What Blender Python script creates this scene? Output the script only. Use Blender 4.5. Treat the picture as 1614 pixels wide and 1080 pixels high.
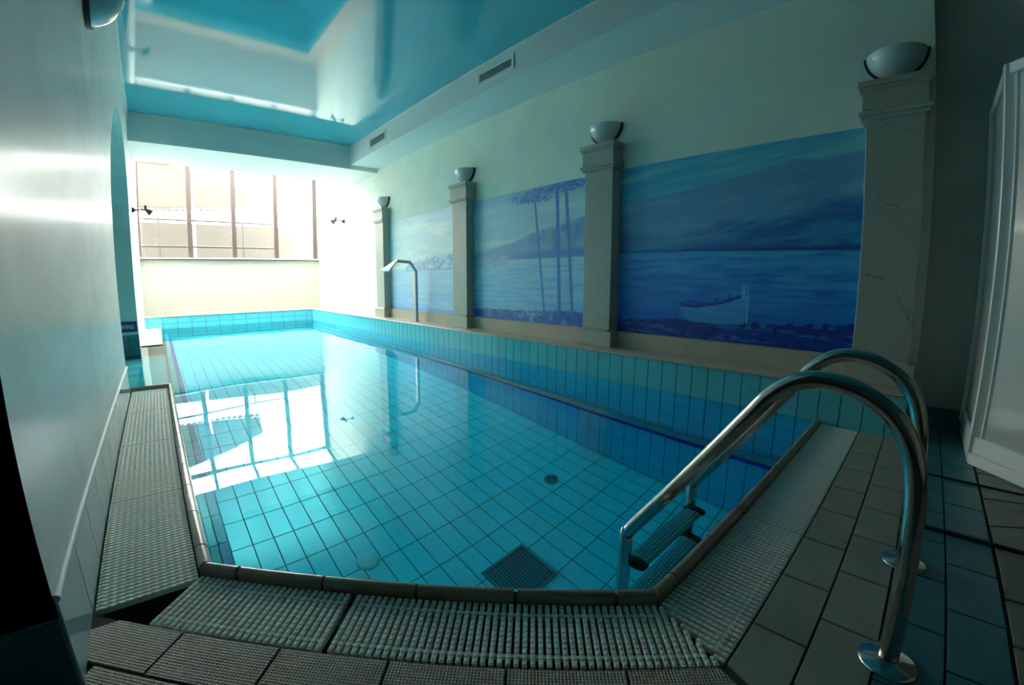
import bpy, bmesh, math, random
import numpy as np
from mathutils import Matrix, Vector, Euler

random.seed(7)
sc = bpy.context.scene
for o in list(bpy.data.objects):
    bpy.data.objects.remove(o)
COL = sc.collection

# ------------------------------------------------------------------ camera (a wide lens with barrel distortion)
cam = bpy.data.cameras.new('camera')
camo = bpy.data.objects.new('camera', cam)
COL.objects.link(camo)
sc.camera = camo
cam.type = 'PANO'
cam.panorama_type = 'FISHEYE_LENS_POLYNOMIAL'
cam.sensor_fit = 'HORIZONTAL'
cam.sensor_width = 36.0
cam.sensor_height = 36.0 * 1080 / 1614
cam.fisheye_fov = 3.1
cam.fisheye_polynomial_k0 = 0.0
cam.fisheye_polynomial_k1 = -0.06748573680749005
cam.fisheye_polynomial_k2 = 0.00012291028102533825
cam.fisheye_polynomial_k3 = 5.381162052693825e-05
cam.fisheye_polynomial_k4 = -1.1033137441441286e-06
cam.clip_start = 0.02
R_ = [[0.7380581097, 0.0921568487, 0.6684140498], [-0.6747280670, 0.1059451614, 0.7304229312],
      [0.0035017588, 0.9900922876, -0.1403744980]]
camo.matrix_world = Matrix([[r[0], r[1], -r[2], p] for r, p in zip(R_, (0, 0, .989))] + [[0, 0, 0, 1]])

# ------------------------------------------------------------------ sky, exposure
SKY = 7.0
w = bpy.data.worlds.new('sky')
sc.world = w
w.use_nodes = True
bg = w.node_tree.nodes['Background']
bg.inputs[0].default_value = (1.0, 0.985, 0.93, 1)
bg.inputs[1].default_value = SKY
vs = sc.view_settings
vs.view_transform = 'Standard'
vs.look = 'None'
vs.exposure = 1.8
vs.gamma = 1.0
vs.use_curve_mapping = False
cy = sc.cycles
cy.use_denoising = True
cy.max_bounces = 12
cy.diffuse_bounces = 8
cy.glossy_bounces = 6
cy.transmission_bounces = 8
cy.transparent_max_bounces = 12
cy.sample_clamp_indirect = 6.0
cy.blur_glossy = 0.3
cy.caustics_reflective = True
cy.caustics_refractive = True


def portal(name, loc, rot, sx, sy):
    # a sampling portal in an opening: it emits nothing, it only steers the sky's light samples
    l = bpy.data.lights.new(name, 'AREA')
    l.shape = 'RECTANGLE'
    l.size, l.size_y = sx, sy
    l.cycles.is_portal = True
    o = bpy.data.objects.new(name, l)
    o.location = loc
    o.rotation_euler = rot
    COL.objects.link(o)


portal('window_portal', (1.8, 12.75, 2.8), (math.radians(-90), 0, 0), 4.6, 2.5)
portal('skylight_portal', (1.8, 11.2, 4.75), (0, 0, 0), 4.6, 3.4)

# ------------------------------------------------------------------ materials
MATS = {}


def mat(name, col, rough=.5, metal=0., bump=None, var=None, spec=None, coat=0., coat_rough=.05, coord='Object', ior=None):
    """Principled material; bump=(scale, strength, kind); var=(scale, amount) mottles the colour."""
    if name in MATS:
        return MATS[name]
    m = bpy.data.materials.new(name)
    MATS[name] = m
    m.use_nodes = True
    nt = m.node_tree
    b = nt.nodes['Principled BSDF']
    b.inputs['Base Color'].default_value = (*col, 1)
    b.inputs['Roughness'].default_value = rough
    b.inputs['Metallic'].default_value = metal
    if spec is not None:
        b.inputs['Specular IOR Level'].default_value = spec
    if ior is not None:
        b.inputs['IOR'].default_value = ior
    b.inputs['Coat Weight'].default_value = coat
    b.inputs['Coat Roughness'].default_value = coat_rough
    tc = nt.nodes.new('ShaderNodeTexCoord')
    if var:
        n = nt.nodes.new('ShaderNodeTexNoise')
        n.inputs['Scale'].default_value = var[0]
        n.inputs['Detail'].default_value = 5
        nt.links.new(tc.outputs[coord], n.inputs['Vector'])
        mr = nt.nodes.new('ShaderNodeMapRange')
        mr.inputs['From Min'].default_value = .3
        mr.inputs['From Max'].default_value = .7
        mr.inputs['To Min'].default_value = 1 - var[1]
        mr.inputs['To Max'].default_value = 1 + var[1]
        nt.links.new(n.outputs['Fac'], mr.inputs['Value'])
        mx = nt.nodes.new('ShaderNodeVectorMath')
        mx.operation = 'SCALE'
        mx.inputs[0].default_value = col
        nt.links.new(mr.outputs['Result'], mx.inputs['Scale'])
        nt.links.new(mx.outputs['Vector'], b.inputs['Base Color'])
    if bump:
        kind = bump[2] if len(bump) > 2 else 'noise'
        if kind == 'noise':
            n = nt.nodes.new('ShaderNodeTexNoise')
            n.inputs['Scale'].default_value = bump[0]
            n.inputs['Detail'].default_value = 4
            nt.links.new(tc.outputs[coord], n.inputs['Vector'])
            out = n.outputs['Fac']
        else:   # small raised studs in a square grid
            sep = nt.nodes.new('ShaderNodeSeparateXYZ')
            nt.links.new(tc.outputs[coord], sep.inputs[0])
            prod = []
            for ax in (0, 1):
                a = nt.nodes.new('ShaderNodeMath'); a.operation = 'MULTIPLY'
                a.inputs[1].default_value = bump[0]
                nt.links.new(sep.outputs[ax], a.inputs[0])
                s = nt.nodes.new('ShaderNodeMath'); s.operation = 'SINE'
                nt.links.new(a.outputs[0], s.inputs[0])
                q = nt.nodes.new('ShaderNodeMath'); q.operation = 'ABSOLUTE'
                nt.links.new(s.outputs[0], q.inputs[0])
                prod.append(q)
            p = nt.nodes.new('ShaderNodeMath'); p.operation = 'MINIMUM'
            nt.links.new(prod[0].outputs[0], p.inputs[0])
            nt.links.new(prod[1].outputs[0], p.inputs[1])
            out = p.outputs[0]
        bp = nt.nodes.new('ShaderNodeBump')
        bp.inputs['Strength'].default_value = bump[1]
        bp.inputs['Distance'].default_value = .01
        nt.links.new(out, bp.inputs['Height'])
        nt.links.new(bp.outputs['Normal'], b.inputs['Normal'])
    return m


PLASTER = mat('wall_plaster', (.73, .81, .70), .75, var=(2.2, .05), bump=(60, .15))
CREAM = mat('cream_plaster', (.44, .42, .37), .8, var=(3, .03), bump=(40, .1))
JAMB = mat('teal_plaster', (.48, .60, .58), .7, var=(2, .04))
WHITE = mat('white_paint', (.80, .82, .80), .5)
SOFFIT = mat('soffit_paint', (.76, .76, .74), .6)
CEIL = mat('stretch_ceiling', (.08, .47, .56), .06, spec=.5, ior=1.75)
TILE = mat('pool_tile', (.13, .84, .97), .12, var=(3, .03), ior=1.45)
TILEW = mat('wall_tile', (.11, .50, .57), .12, var=(3, .05), ior=1.45)
UTILE = mat('submerged_wall_tile', (.07, .65, .95), .12, var=(3, .05), ior=1.45)
TILEL = mat('pale_tile', (.33, .52, .56), .12, ior=1.5)
NAVY = mat('navy_tile', (.002, .03, .45), .15)
GROUT = mat('grout', (.008, .055, .08), .85)
DGROUT = mat('dark_grout', (.035, .045, .04), .9)
BEIGE = mat('beige_tile', (.29, .295, .235), .5, var=(9, .07), bump=(120, .06))
STUD = mat('studded_tile', (.275, .265, .215), .5, var=(9, .06), bump=(math.pi / .009, .55, 'studs'))
BLUE = mat('blue_tile', (.022, .155, .19), .4, var=(8, .1))
STONE = mat('flagstone', (.19, .19, .165), .5, var=(7, .18), bump=(30, .25))
COPING = mat('coping_tile', (.27, .225, .17), .16, var=(14, .1), ior=1.5)
GRATE = mat('grate_plastic', (.76, .78, .71), .45)
GUTTER = mat('gutter', (.012, .035, .035), .8)
STEEL = mat('steel', (.60, .58, .55), .14, 1.0)
STEELD = mat('dull_steel', (.42, .42, .42), .3, 1.0)
BLACK = mat('black_rubber', (.006, .006, .007), .6)
DARKMETAL = mat('dark_metal', (.03, .04, .05), .35, .6)
BROWN = mat('brown_frame', (.075, .05, .05), .5)
LEDGE = mat('ledge_stone', (.48, .42, .33), .32, var=(6, .08))
PLINTH = mat('plinth_stone', (.46, .41, .32), .5, var=(5, .08))
BOWL = mat('lamp_glass', (.55, .63, .65), .12, coat=.4)
ALU = mat('white_aluminium', (.78, .80, .78), .25)
SIGNB = mat('sign_blue', (.006, .008, .16), .35)
SIGNW = mat('sign_white', (.8, .82, .85), .5)
RAILC = mat('railing_paint', (.045, .04, .034), .6)
CANVAS = mat('canvas', (.080, .060, .046), .85, var=(2, .04))
OUTWALL = mat('terrace_wall', (.074, .067, .057), .85)
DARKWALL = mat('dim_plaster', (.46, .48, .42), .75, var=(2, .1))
DRAIN = mat('drain_grey', (.04, .22, .27), .4)
DRAINW = mat('inlet_white', (.12, .66, .72), .4)


def glass_mat(name, tint, refl):
    m = bpy.data.materials.new(name)
    m.use_nodes = True
    nt = m.node_tree
    nt.nodes.clear()
    out = nt.nodes.new('ShaderNodeOutputMaterial')
    t = nt.nodes.new('ShaderNodeBsdfTransparent'); t.inputs[0].default_value = (*tint, 1)
    g = nt.nodes.new('ShaderNodeBsdfGlossy'); g.inputs['Roughness'].default_value = .02
    x = nt.nodes.new('ShaderNodeMixShader'); x.inputs[0].default_value = refl
    nt.links.new(t.outputs[0], x.inputs[1]); nt.links.new(g.outputs[0], x.inputs[2])
    nt.links.new(x.outputs[0], out.inputs[0])
    return m


GLASS = glass_mat('window_glass', (.94, .96, .95), .06)


def frosted():
    m = mat('frosted_panel', (.40, .43, .40), .3)
    b = m.node_tree.nodes['Principled BSDF']
    b.inputs['Coat Weight'].default_value = .3
    return m


FROST = frosted()


def left_wall_mat():
    """Polished stucco: streaky, slightly uneven gloss."""
    m = mat('polished_stucco', (.56, .62, .57), .5, spec=.08, coat=.17, coat_rough=.18)
    nt = m.node_tree
    b = nt.nodes['Principled BSDF']
    tc = nt.nodes.new('ShaderNodeTexCoord')
    mp = nt.nodes.new('ShaderNodeMapping')
    mp.inputs['Scale'].default_value = (1, .8, 1.3)
    nt.links.new(tc.outputs['Object'], mp.inputs[0])
    n = nt.nodes.new('ShaderNodeTexNoise'); n.inputs['Scale'].default_value = 1.5; n.inputs['Detail'].default_value = 8; n.inputs['Roughness'].default_value = .62; n.inputs['Distortion'].default_value = .8
    nt.links.new(mp.outputs[0], n.inputs['Vector'])
    cr = nt.nodes.new('ShaderNodeValToRGB')
    cr.color_ramp.elements[0].position = .3; cr.color_ramp.elements[0].color = (.64, .645, .60, 1)
    cr.color_ramp.elements[1].position = .62; cr.color_ramp.elements[1].color = (.80, .79, .74, 1)
    nt.links.new(n.outputs['Fac'], cr.inputs[0])
    nt.links.new(cr.outputs[0], b.inputs['Base Color'])
    mr = nt.nodes.new('ShaderNodeMapRange')
    mr.inputs['From Min'].default_value = .3; mr.inputs['From Max'].default_value = .7
    mr.inputs['To Min'].default_value = .13; mr.inputs['To Max'].default_value = .24
    n2 = nt.nodes.new('ShaderNodeTexNoise'); n2.inputs['Scale'].default_value = 3.5; n2.inputs['Detail'].default_value = 8
    n2.inputs['Roughness'].default_value = .7
    nt.links.new(mp.outputs[0], n2.inputs['Vector'])
    nt.links.new(n2.outputs['Fac'], mr.inputs['Value'])
    nt.links.new(mr.outputs[0], b.inputs['Coat Roughness'])
    bp = nt.nodes.new('ShaderNodeBump'); bp.inputs['Strength'].default_value = .05; bp.inputs['Distance'].default_value = .01
    nt.links.new(n.outputs['Fac'], bp.inputs['Height'])
    nt.links.new(bp.outputs[0], b.inputs['Normal'])
    nt.links.new(bp.outputs[0], b.inputs['Coat Normal'])
    return m


STUCCO = left_wall_mat()


def marble_mat():
    m = mat('veined_stone', (.40, .40, .335), .4)
    nt = m.node_tree
    b = nt.nodes['Principled BSDF']
    tc = nt.nodes.new('ShaderNodeTexCoord')
    oi = nt.nodes.new('ShaderNodeObjectInfo')
    rnd = nt.nodes.new('ShaderNodeVectorMath'); rnd.operation = 'ADD'
    nt.links.new(tc.outputs['Object'], rnd.inputs[0]); nt.links.new(oi.outputs['Location'], rnd.inputs[1])
    n = nt.nodes.new('ShaderNodeTexNoise'); n.inputs['Scale'].default_value = 2.2; n.inputs['Detail'].default_value = 5
    nt.links.new(rnd.outputs[0], n.inputs['Vector'])
    dt = nt.nodes.new('ShaderNodeVectorMath'); dt.operation = 'DOT_PRODUCT'
    dt.inputs[1].default_value = (.6, -1.0, 1.75)        # veins fall away to the right
    nt.links.new(rnd.outputs[0], dt.inputs[0])
    ml = nt.nodes.new('ShaderNodeMath'); ml.operation = 'MULTIPLY_ADD'; ml.inputs[1].default_value = 1.3
    nt.links.new(n.outputs['Fac'], ml.inputs[0]); nt.links.new(dt.outputs['Value'], ml.inputs[2])
    fc = nt.nodes.new('ShaderNodeMath'); fc.operation = 'FRACT'; nt.links.new(ml.outputs[0], fc.inputs[0])
    sb = nt.nodes.new('ShaderNodeMath'); sb.operation = 'SUBTRACT'; sb.inputs[1].default_value = .5
    nt.links.new(fc.outputs[0], sb.inputs[0])
    ab = nt.nodes.new('ShaderNodeMath'); ab.operation = 'ABSOLUTE'; nt.links.new(sb.outputs[0], ab.inputs[0])
    cr = nt.nodes.new('ShaderNodeValToRGB')
    cr.color_ramp.elements[0].position = .001; cr.color_ramp.elements[0].color = (.22, .19, .14, 1)
    cr.color_ramp.elements[1].position = .009; cr.color_ramp.elements[1].color = (.40, .40, .335, 1)
    nt.links.new(ab.outputs[0], cr.inputs[0])
    nt.links.new(cr.outputs[0], b.inputs['Base Color'])
    return m


MARBLE = marble_mat()


def water_mat():
    m = bpy.data.materials.new('water')
    m.use_nodes = True
    nt = m.node_tree
    nt.nodes.clear()
    out = nt.nodes.new('ShaderNodeOutputMaterial')
    g = nt.nodes.new('ShaderNodeBsdfRefraction')
    g.inputs['Color'].default_value = (.44, .96, 1, 1)
    g.inputs['Roughness'].default_value = 0
    g.inputs['IOR'].default_value = 1.333
    gl = nt.nodes.new('ShaderNodeBsdfGlossy')
    gl.inputs['Roughness'].default_value = 0
    fr = nt.nodes.new('ShaderNodeFresnel'); fr.inputs['IOR'].default_value = 1.333
    mx = nt.nodes.new('ShaderNodeMixShader')
    nt.links.new(fr.outputs[0], mx.inputs[0]); nt.links.new(g.outputs[0], mx.inputs[1]); nt.links.new(gl.outputs[0], mx.inputs[2])
    tc = nt.nodes.new('ShaderNodeTexCoord')
    n = nt.nodes.new('ShaderNodeTexNoise'); n.inputs['Scale'].default_value = 1.1; n.inputs['Detail'].default_value = 1
    nt.links.new(tc.outputs['Object'], n.inputs['Vector'])
    # one ring ripple on the surface, centred at (3.17, 2.93)
    d = nt.nodes.new('ShaderNodeVectorMath'); d.operation = 'DISTANCE'
    d.inputs[1].default_value = (3.17, 2.93, 0)
    nt.links.new(tc.outputs['Object'], d.inputs[0])
    k = nt.nodes.new('ShaderNodeMath'); k.operation = 'MULTIPLY'; k.inputs[1].default_value = 58
    nt.links.new(d.outputs['Value'], k.inputs[0])
    s = nt.nodes.new('ShaderNodeMath'); s.operation = 'COSINE'
    nt.links.new(k.outputs[0], s.inputs[0])
    f = nt.nodes.new('ShaderNodeMapRange'); f.inputs['From Min'].default_value = .03; f.inputs['From Max'].default_value = .23
    f.inputs['To Min'].default_value = .8; f.inputs['To Max'].default_value = 0
    nt.links.new(d.outputs['Value'], f.inputs['Value'])
    sm = nt.nodes.new('ShaderNodeMath'); sm.operation = 'MULTIPLY'
    nt.links.new(s.outputs[0], sm.inputs[0]); nt.links.new(f.outputs[0], sm.inputs[1])
    ad = nt.nodes.new('ShaderNodeMath'); ad.operation = 'ADD'
    nt.links.new(n.outputs['Fac'], ad.inputs[0]); nt.links.new(sm.outputs[0], ad.inputs[1])
    bp = nt.nodes.new('ShaderNodeBump'); bp.inputs['Strength'].default_value = .5; bp.inputs['Distance'].default_value = .008
    nt.links.new(ad.outputs[0], bp.inputs['Height'])
    for q in (g, gl, fr):
        nt.links.new(bp.outputs[0], q.inputs['Normal'])
    nt.links.new(mx.outputs[0], out.inputs[0])
    return m


WATER = water_mat()

# ------------------------------------------------------------------ mesh helpers


class MB:
    """collects simple solids into one mesh"""

    def __init__(self):
        self.v, self.f, self.smooth = [], [], set()

    def add(self, vs, fs, smooth=False):
        n = len(self.v)
        self.v += [tuple(p) for p in vs]
        for f in fs:
            if smooth:
                self.smooth.add(len(self.f))
            self.f.append(tuple(i + n for i in f))

    def box(self, x0, x1, y0, y1, z0, z1):
        self.add([(x0, y0, z0), (x1, y0, z0), (x1, y1, z0), (x0, y1, z0), (x0, y0, z1), (x1, y0, z1), (x1, y1, z1), (x0, y1, z1)],
                 [(3, 2, 1, 0), (4, 5, 6, 7), (0, 1, 5, 4), (1, 2, 6, 5), (2, 3, 7, 6), (3, 0, 4, 7)])

    def prism(self, pts, z0, z1):
        """pts: counter-clockwise outline in x,y"""
        n = len(pts)
        self.add([(x, y, z0) for x, y in pts] + [(x, y, z1) for x, y in pts],
                 [tuple(reversed(range(n))), tuple(range(n, 2 * n))] + [(i, (i + 1) % n, n + (i + 1) % n, n + i) for i in range(n)])

    def bar(self, a, b, w, t, up=(0, 0, 1)):
        a, b = Vector(a), Vector(b)
        d = (b - a).normalized()
        s = d.cross(Vector(up))
        if s.length < 1e-4:
            s = d.cross(Vector((1, 0, 0)))
        s.normalize()
        u = s.cross(d)
        vs = []
        for p in (a, b):
            for i, j in ((-1, -1), (1, -1), (1, 1), (-1, 1)):
                vs.append(p + s * (w / 2 * i) + u * (t / 2 * j))
        self.add(vs, [(0, 1, 2, 3), (7, 6, 5, 4), (0, 4, 5, 1), (1, 5, 6, 2), (2, 6, 7, 3), (3, 7, 4, 0)])

    def tube(self, path, r, n=16, caps=True, radii=None):
        P = [Vector(p) for p in path]
        rings = []
        ref = None
        for i, p in enumerate(P):
            a = P[max(i - 1, 0)]; b = P[min(i + 1, len(P) - 1)]
            d = (b - a).normalized()
            if ref is None:
                ref = d.orthogonal().normalized()
            ref = (ref - d * ref.dot(d)).normalized()
            q = d.cross(ref)
            rr = radii[i] if radii else r
            rings.append([p + (ref * math.cos(t) + q * math.sin(t)) * rr for t in [2 * math.pi * k / n for k in range(n)]])
        vs = [v for rg in rings for v in rg]
        fs = []
        for i in range(len(P) - 1):
            for k in range(n):
                fs.append((i * n + k, i * n + (k + 1) % n, (i + 1) * n + (k + 1) % n, (i + 1) * n + k))
        self.add(vs, fs, True)
        if caps:
            m = len(P) - 1
            self.add(rings[0], [tuple(reversed(range(n)))])
            self.add(rings[m], [tuple(range(n))])

    def lathe(self, prof, centre=(0, 0, 0), n=24, axis='z', a0=0., a1=2 * math.pi):
        """prof: (radius, height) pairs turned about the axis"""
        full = abs(a1 - a0 - 2 * math.pi) < 1e-6
        m = n if full else n + 1
        vs = []
        for r, hgt in prof:
            for k in range(m):
                t = a0 + (a1 - a0) * k / n
                p = {'z': (r * math.cos(t), r * math.sin(t), hgt), 'x': (hgt, r * math.cos(t), r * math.sin(t)),
                     'y': (r * math.sin(t), hgt, r * math.cos(t))}[axis]
                vs.append((p[0] + centre[0], p[1] + centre[1], p[2] + centre[2]))
        fs = []
        for i in range(len(prof) - 1):
            for k in range(n):
                k2 = (k + 1) % m if full else k + 1
                fs.append((i * m + k, i * m + k2, (i + 1) * m + k2, (i + 1) * m + k))
        self.add(vs, fs, True)

    def mesh(self, name, m, bevel=0, recalc=True):
        me = bpy.data.meshes.new(name)
        me.from_pydata(self.v, [], self.f)
        for i in self.smooth:
            me.polygons[i].use_smooth = True
        if m:
            me.materials.append(m)
        if recalc or bevel:
            bm = bmesh.new(); bm.from_mesh(me)
            if bevel:
                es = [e for e in bm.edges if len(e.link_faces) == 2 and e.calc_face_angle(0) > .6]
                bmesh.ops.bevel(bm, geom=es, offset=bevel, segments=1, affect='EDGES', profile=.5)
            bmesh.ops.recalc_face_normals(bm, faces=bm.faces)
            bm.to_mesh(me); bm.free()
        me.update()
        return me


def link(name, me, parent=None, mw=None):
    o = bpy.data.objects.new(name, me)
    COL.objects.link(o)
    if parent is not None:
        o.parent = parent
    if mw is not None:
        o.matrix_local = mw
    return o


def part(name, mb, m, parent=None, bevel=0, mw=None):
    return link(name, mb.mesh(name, m, bevel), parent, mw)


def thing(name, label, cat, loc=(0, 0, 0), group=None, rotz=0):
    o = bpy.data.objects.new(name, None)
    COL.objects.link(o)
    o.empty_display_size = .1
    o.location = loc
    o.rotation_euler = (0, 0, rotz)
    o['label'] = label
    o['category'] = cat
    if group:
        o['group'] = group
    return o


def tag(o, label, cat, group=None):
    o['label'] = label
    o['category'] = cat
    if group:
        o['group'] = group
    return o


def struct(name, mb, m, bevel=0, label=None):
    o = part(name, mb, m, None, bevel)
    o['kind'] = 'structure'
    if label:
        o['label'] = label
    return o


def box_struct(name, m, *boxes, bevel=0):
    b = MB()
    for q in boxes:
        b.box(*q)
    return struct(name, b, m, bevel)


def frame(ex, ey, ez, p):
    return Matrix(((ex[0], ey[0], ez[0], p[0]), (ex[1], ey[1], ez[1], p[1]), (ex[2], ey[2], ez[2], p[2]), (0, 0, 0, 1)))


FACE = {'-x': ((0, -1, 0), (0, 0, 1), (-1, 0, 0)), '+x': ((0, 1, 0), (0, 0, 1), (1, 0, 0)),
        '-y': ((1, 0, 0), (0, 0, 1), (0, -1, 0)), '+y': ((-1, 0, 0), (0, 0, 1), (0, 1, 0)), '+z': ((1, 0, 0), (0, 1, 0), (0, 0, 1))}
TCACHE = {}


def slab_mesh(poly, t, c, m, name):
    """a convex tile outline (x,y) with thickness t and a chamfered top edge c"""
    n = len(poly)
    cx = sum(p[0] for p in poly) / n; cyy = sum(p[1] for p in poly) / n

    def inset(d):
        out = []
        for i in range(n):
            p0, p1, p2 = Vector(poly[i - 1]), Vector(poly[i]), Vector(poly[(i + 1) % n])
            e1 = (p1 - p0).normalized(); e2 = (p2 - p1).normalized()
            n1 = Vector((-e1.y, e1.x)); n2 = Vector((-e2.y, e2.x))
            k = 1 + n1.dot(n2)
            out.append(p1 + (n1 + n2) * (d / max(k, .3)))
        return out
    top = inset(c)
    vs = [(x, y, 0) for x, y in poly] + [(x, y, t - c) for x, y in poly] + [(p.x, p.y, t) for p in top]
    fs = [tuple(range(2 * n, 3 * n))]
    for i in range(n):
        j = (i + 1) % n
        fs += [(i, j, n + j, n + i), (n + i, n + j, 2 * n + j, 2 * n + i)]
    me = bpy.data.meshes.new(name)
    me.from_pydata(vs, [], fs)
    me.materials.append(m)
    me.update()
    return me


def rect_tile(a, b, t, c, m, name='tile'):
    key = (round(a, 4), round(b, 4), round(t, 4), c, m.name, name)
    if key not in TCACHE:
        TCACHE[key] = slab_mesh([(-a / 2, -b / 2), (a / 2, -b / 2), (a / 2, b / 2), (-a / 2, b / 2)], t, c, m, name)
    return TCACHE[key]


def clip(poly, a, b, c):
    """keep a*x+b*y>=c"""
    out = []
    for i in range(len(poly)):
        p, q = poly[i], poly[(i + 1) % len(poly)]
        dp, dq = a * p[0] + b * p[1] - c, a * q[0] + b * q[1] - c
        if dp >= 0:
            out.append(p)
        if (dp >= 0) != (dq >= 0):
            k = dp / (dp - dq)
            out.append((p[0] + k * (q[0] - p[0]), p[1] + k * (q[1] - p[1])))
    res = []
    for p in out:
        if not res or math.hypot(p[0] - res[-1][0], p[1] - res[-1][1]) > .004:
            res.append(p)
    if len(res) > 1 and math.hypot(res[0][0] - res[-1][0], res[0][1] - res[-1][1]) < .004:
        res.pop()
    return res


def area(poly):
    return abs(sum(poly[i - 1][0] * poly[i][1] - poly[i][0] * poly[i - 1][1] for i in range(len(poly)))) / 2


def wall_tiles(parent, facing, plane, us, zs, m, t=.004, gap=.006, limit=None, key=None, stuffname='tile'):
    """tiles on a vertical plane: us, zs are the joint positions; thickness t sticks out of the plane"""
    ex, ey, ez = FACE[facing]
    cells = []
    for i in range(len(us) - 1):
        for j in range(len(zs) - 1):
            cells.append(((us[i] + us[i + 1]) / 2, (zs[j] + zs[j + 1]) / 2, us[i + 1] - us[i] - gap, zs[j + 1] - zs[j] - gap))
    cells = [c for c in cells if c[2] > .015 and c[3] > .015]
    if key:
        cells.sort(key=key)
    rest = []
    for n, (u, z, a, b) in enumerate(cells):
        p = (plane, u, z) if 'x' in facing else (u, plane, z)
        me = rect_tile(a, b, t, .0015, m)
        M = frame(ex, ey, ez, p)
        if limit is not None and n >= limit:
            rest.append((me, M))
        else:
            link('tile', me, parent, M)
    if rest:
        merge(stuffname, rest, m, parent)


def merge(name, items, m, parent):
    b = MB()
    for me, M in items:
        b.add([M @ v.co for v in me.vertices], [tuple(p.vertices) for p in me.polygons])
    o = link(name, b.mesh(name, m, recalc=False), parent)
    o['kind'] = 'stuff'
    return o


def grid(a, b, step, phase):
    """joint positions between a and b"""
    k0 = math.ceil((a - phase) / step + .05)
    out = [a]
    while phase + k0 * step < b - .05 * step:
        out.append(phase + k0 * step); k0 += 1
    return out + [b]


# ------------------------------------------------------------------ key dimensions (metres)
XL, XM, XW = -.32, 3.95, 3.564          # left wall, mural wall, tiled face under the ledge
YT, YW = 12.01, 12.47                   # tiled face and window wall at the far end
ZL, ZLT = .286, .304                    # tile top and ledge top
XS, ZC, ZS = 3.37, 3.721, 3.352         # soffit face, ceiling, soffit underside
YB, YB2, ZB = 8.495, 9.83, 3.272        # cross beam
ZF, ZH = -1.87, -1.03                   # pool floor, underwater ledge
YA0, YA1 = 4.90, 8.42                   # arched opening in the left wall
YN = 1.27                               # near end of the left wall
R2 = math.sqrt(2)
MULL = [-.331, .768, 1.78, 2.823, 3.871]

# ------------------------------------------------------------------ room shell
# deck slab (grout level), pieces around the pool and its gutter
b = MB()
b.prism([(XL, -4.2), (4.3, -4.2), (4.3, .261), (1.007, .261), (XL, 1.268 - XL)], -.30, -.008)
b.prism([(-3.2, -4.2), (XL, -4.2), (XL, 1.34), (-3.2, 1.34)], -.30, -.008)
floor = struct('floor', b, DGROUT)
b = MB()                                 # gutter channel under the grates
b.prism([(XL, 1.268 - XL), (1.007, .261), (4.0, .261), (4.0, .53), (1.11, .53), (.02, 1.62), (.02, 5.1), (XL, 5.1)], -.32, -.13)
struct('gutter', b, GUTTER)['kind'] = 'structure'

# left wall with its arched opening
b = MB()
XB = -1.07
b.box(XB, XL, YN, YA0, -2.0, 4.8)
b.box(XB, XL, YA1, 12.7, -2.0, 4.8)
b.box(XB, XL, YA0, YA1, -2.0, ZH)
N = 36
ya = [YA0 + (YA1 - YA0) * i / N for i in range(N + 1)]
yc, hw = (YA0 + YA1) / 2, (YA1 - YA0) / 2
za = [1.85 + 1.2 * math.sqrt(max(0, 1 - ((y - yc) / hw) ** 2)) for y in ya]
for i in range(N):
    q = [(ya[i], za[i]), (ya[i + 1], za[i + 1]), (ya[i + 1], 4.8), (ya[i], 4.8)]
    b.add([(XB, y, z) for y, z in q] + [(XL, y, z) for y, z in q],
          [(0, 1, 2, 3), (7, 6, 5, 4), (0, 4, 5, 1), (2, 6, 7, 3)])
wl = struct('wall_left', b, STUCCO)
wl.data.materials.append(JAMB)
for p in wl.data.polygons:               # the reveals of the opening are painted teal
    c = p.center
    if YA0 - .01 < c.y < YA1 + .01 and c.x < XL - .05:
        p.material_index = 1
box_struct('wall_niche', JAMB, (XB - .1, XB, 1.2, 12.7, -2, 4.8))
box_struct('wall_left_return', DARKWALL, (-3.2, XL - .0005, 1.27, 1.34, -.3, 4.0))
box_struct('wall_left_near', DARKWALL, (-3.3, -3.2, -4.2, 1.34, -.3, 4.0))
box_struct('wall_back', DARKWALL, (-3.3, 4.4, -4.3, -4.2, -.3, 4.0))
# mural wall, recess beside it, window wall
wm = box_struct('wall_right', PLASTER, (XM, XM + .3, -.02, 12.7, -2.0, 4.8))
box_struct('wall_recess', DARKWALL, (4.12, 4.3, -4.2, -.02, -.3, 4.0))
box_struct('wall_far', CREAM, (XB, XM, YW, YW + .2, -2.0, 1.655))
# ceiling, soffit, beam
box_struct('ceiling', CEIL, (-3.3, XS + .02, -4.3, YB + .02, ZC, ZC + .06))
box_struct('light_block_roof', WHITE, (-3.3, 4.4, -4.3, YB + .02, ZC + .1, ZC + .3))  # unseen slab added above the ceiling to block sky light
box_struct('ceiling_soffit', SOFFIT, (XS, XM + .2, -4.3, YB, ZS, ZC + .12))
box_struct('ceiling_beam', SOFFIT, (XB, XM + .02, YB, YB2, ZB, 4.85))
b = MB()
b.box(XS - .012, XS, -4.2, YB - .012, ZC - .016, ZC)
b.box(XL, XS - .012, YB - .012, YB, ZC - .016, ZC)
b.box(XL, XL + .012, 1.4, YB - .012, ZC - .016, ZC)
struct('trim_1', b, WHITE)

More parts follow.
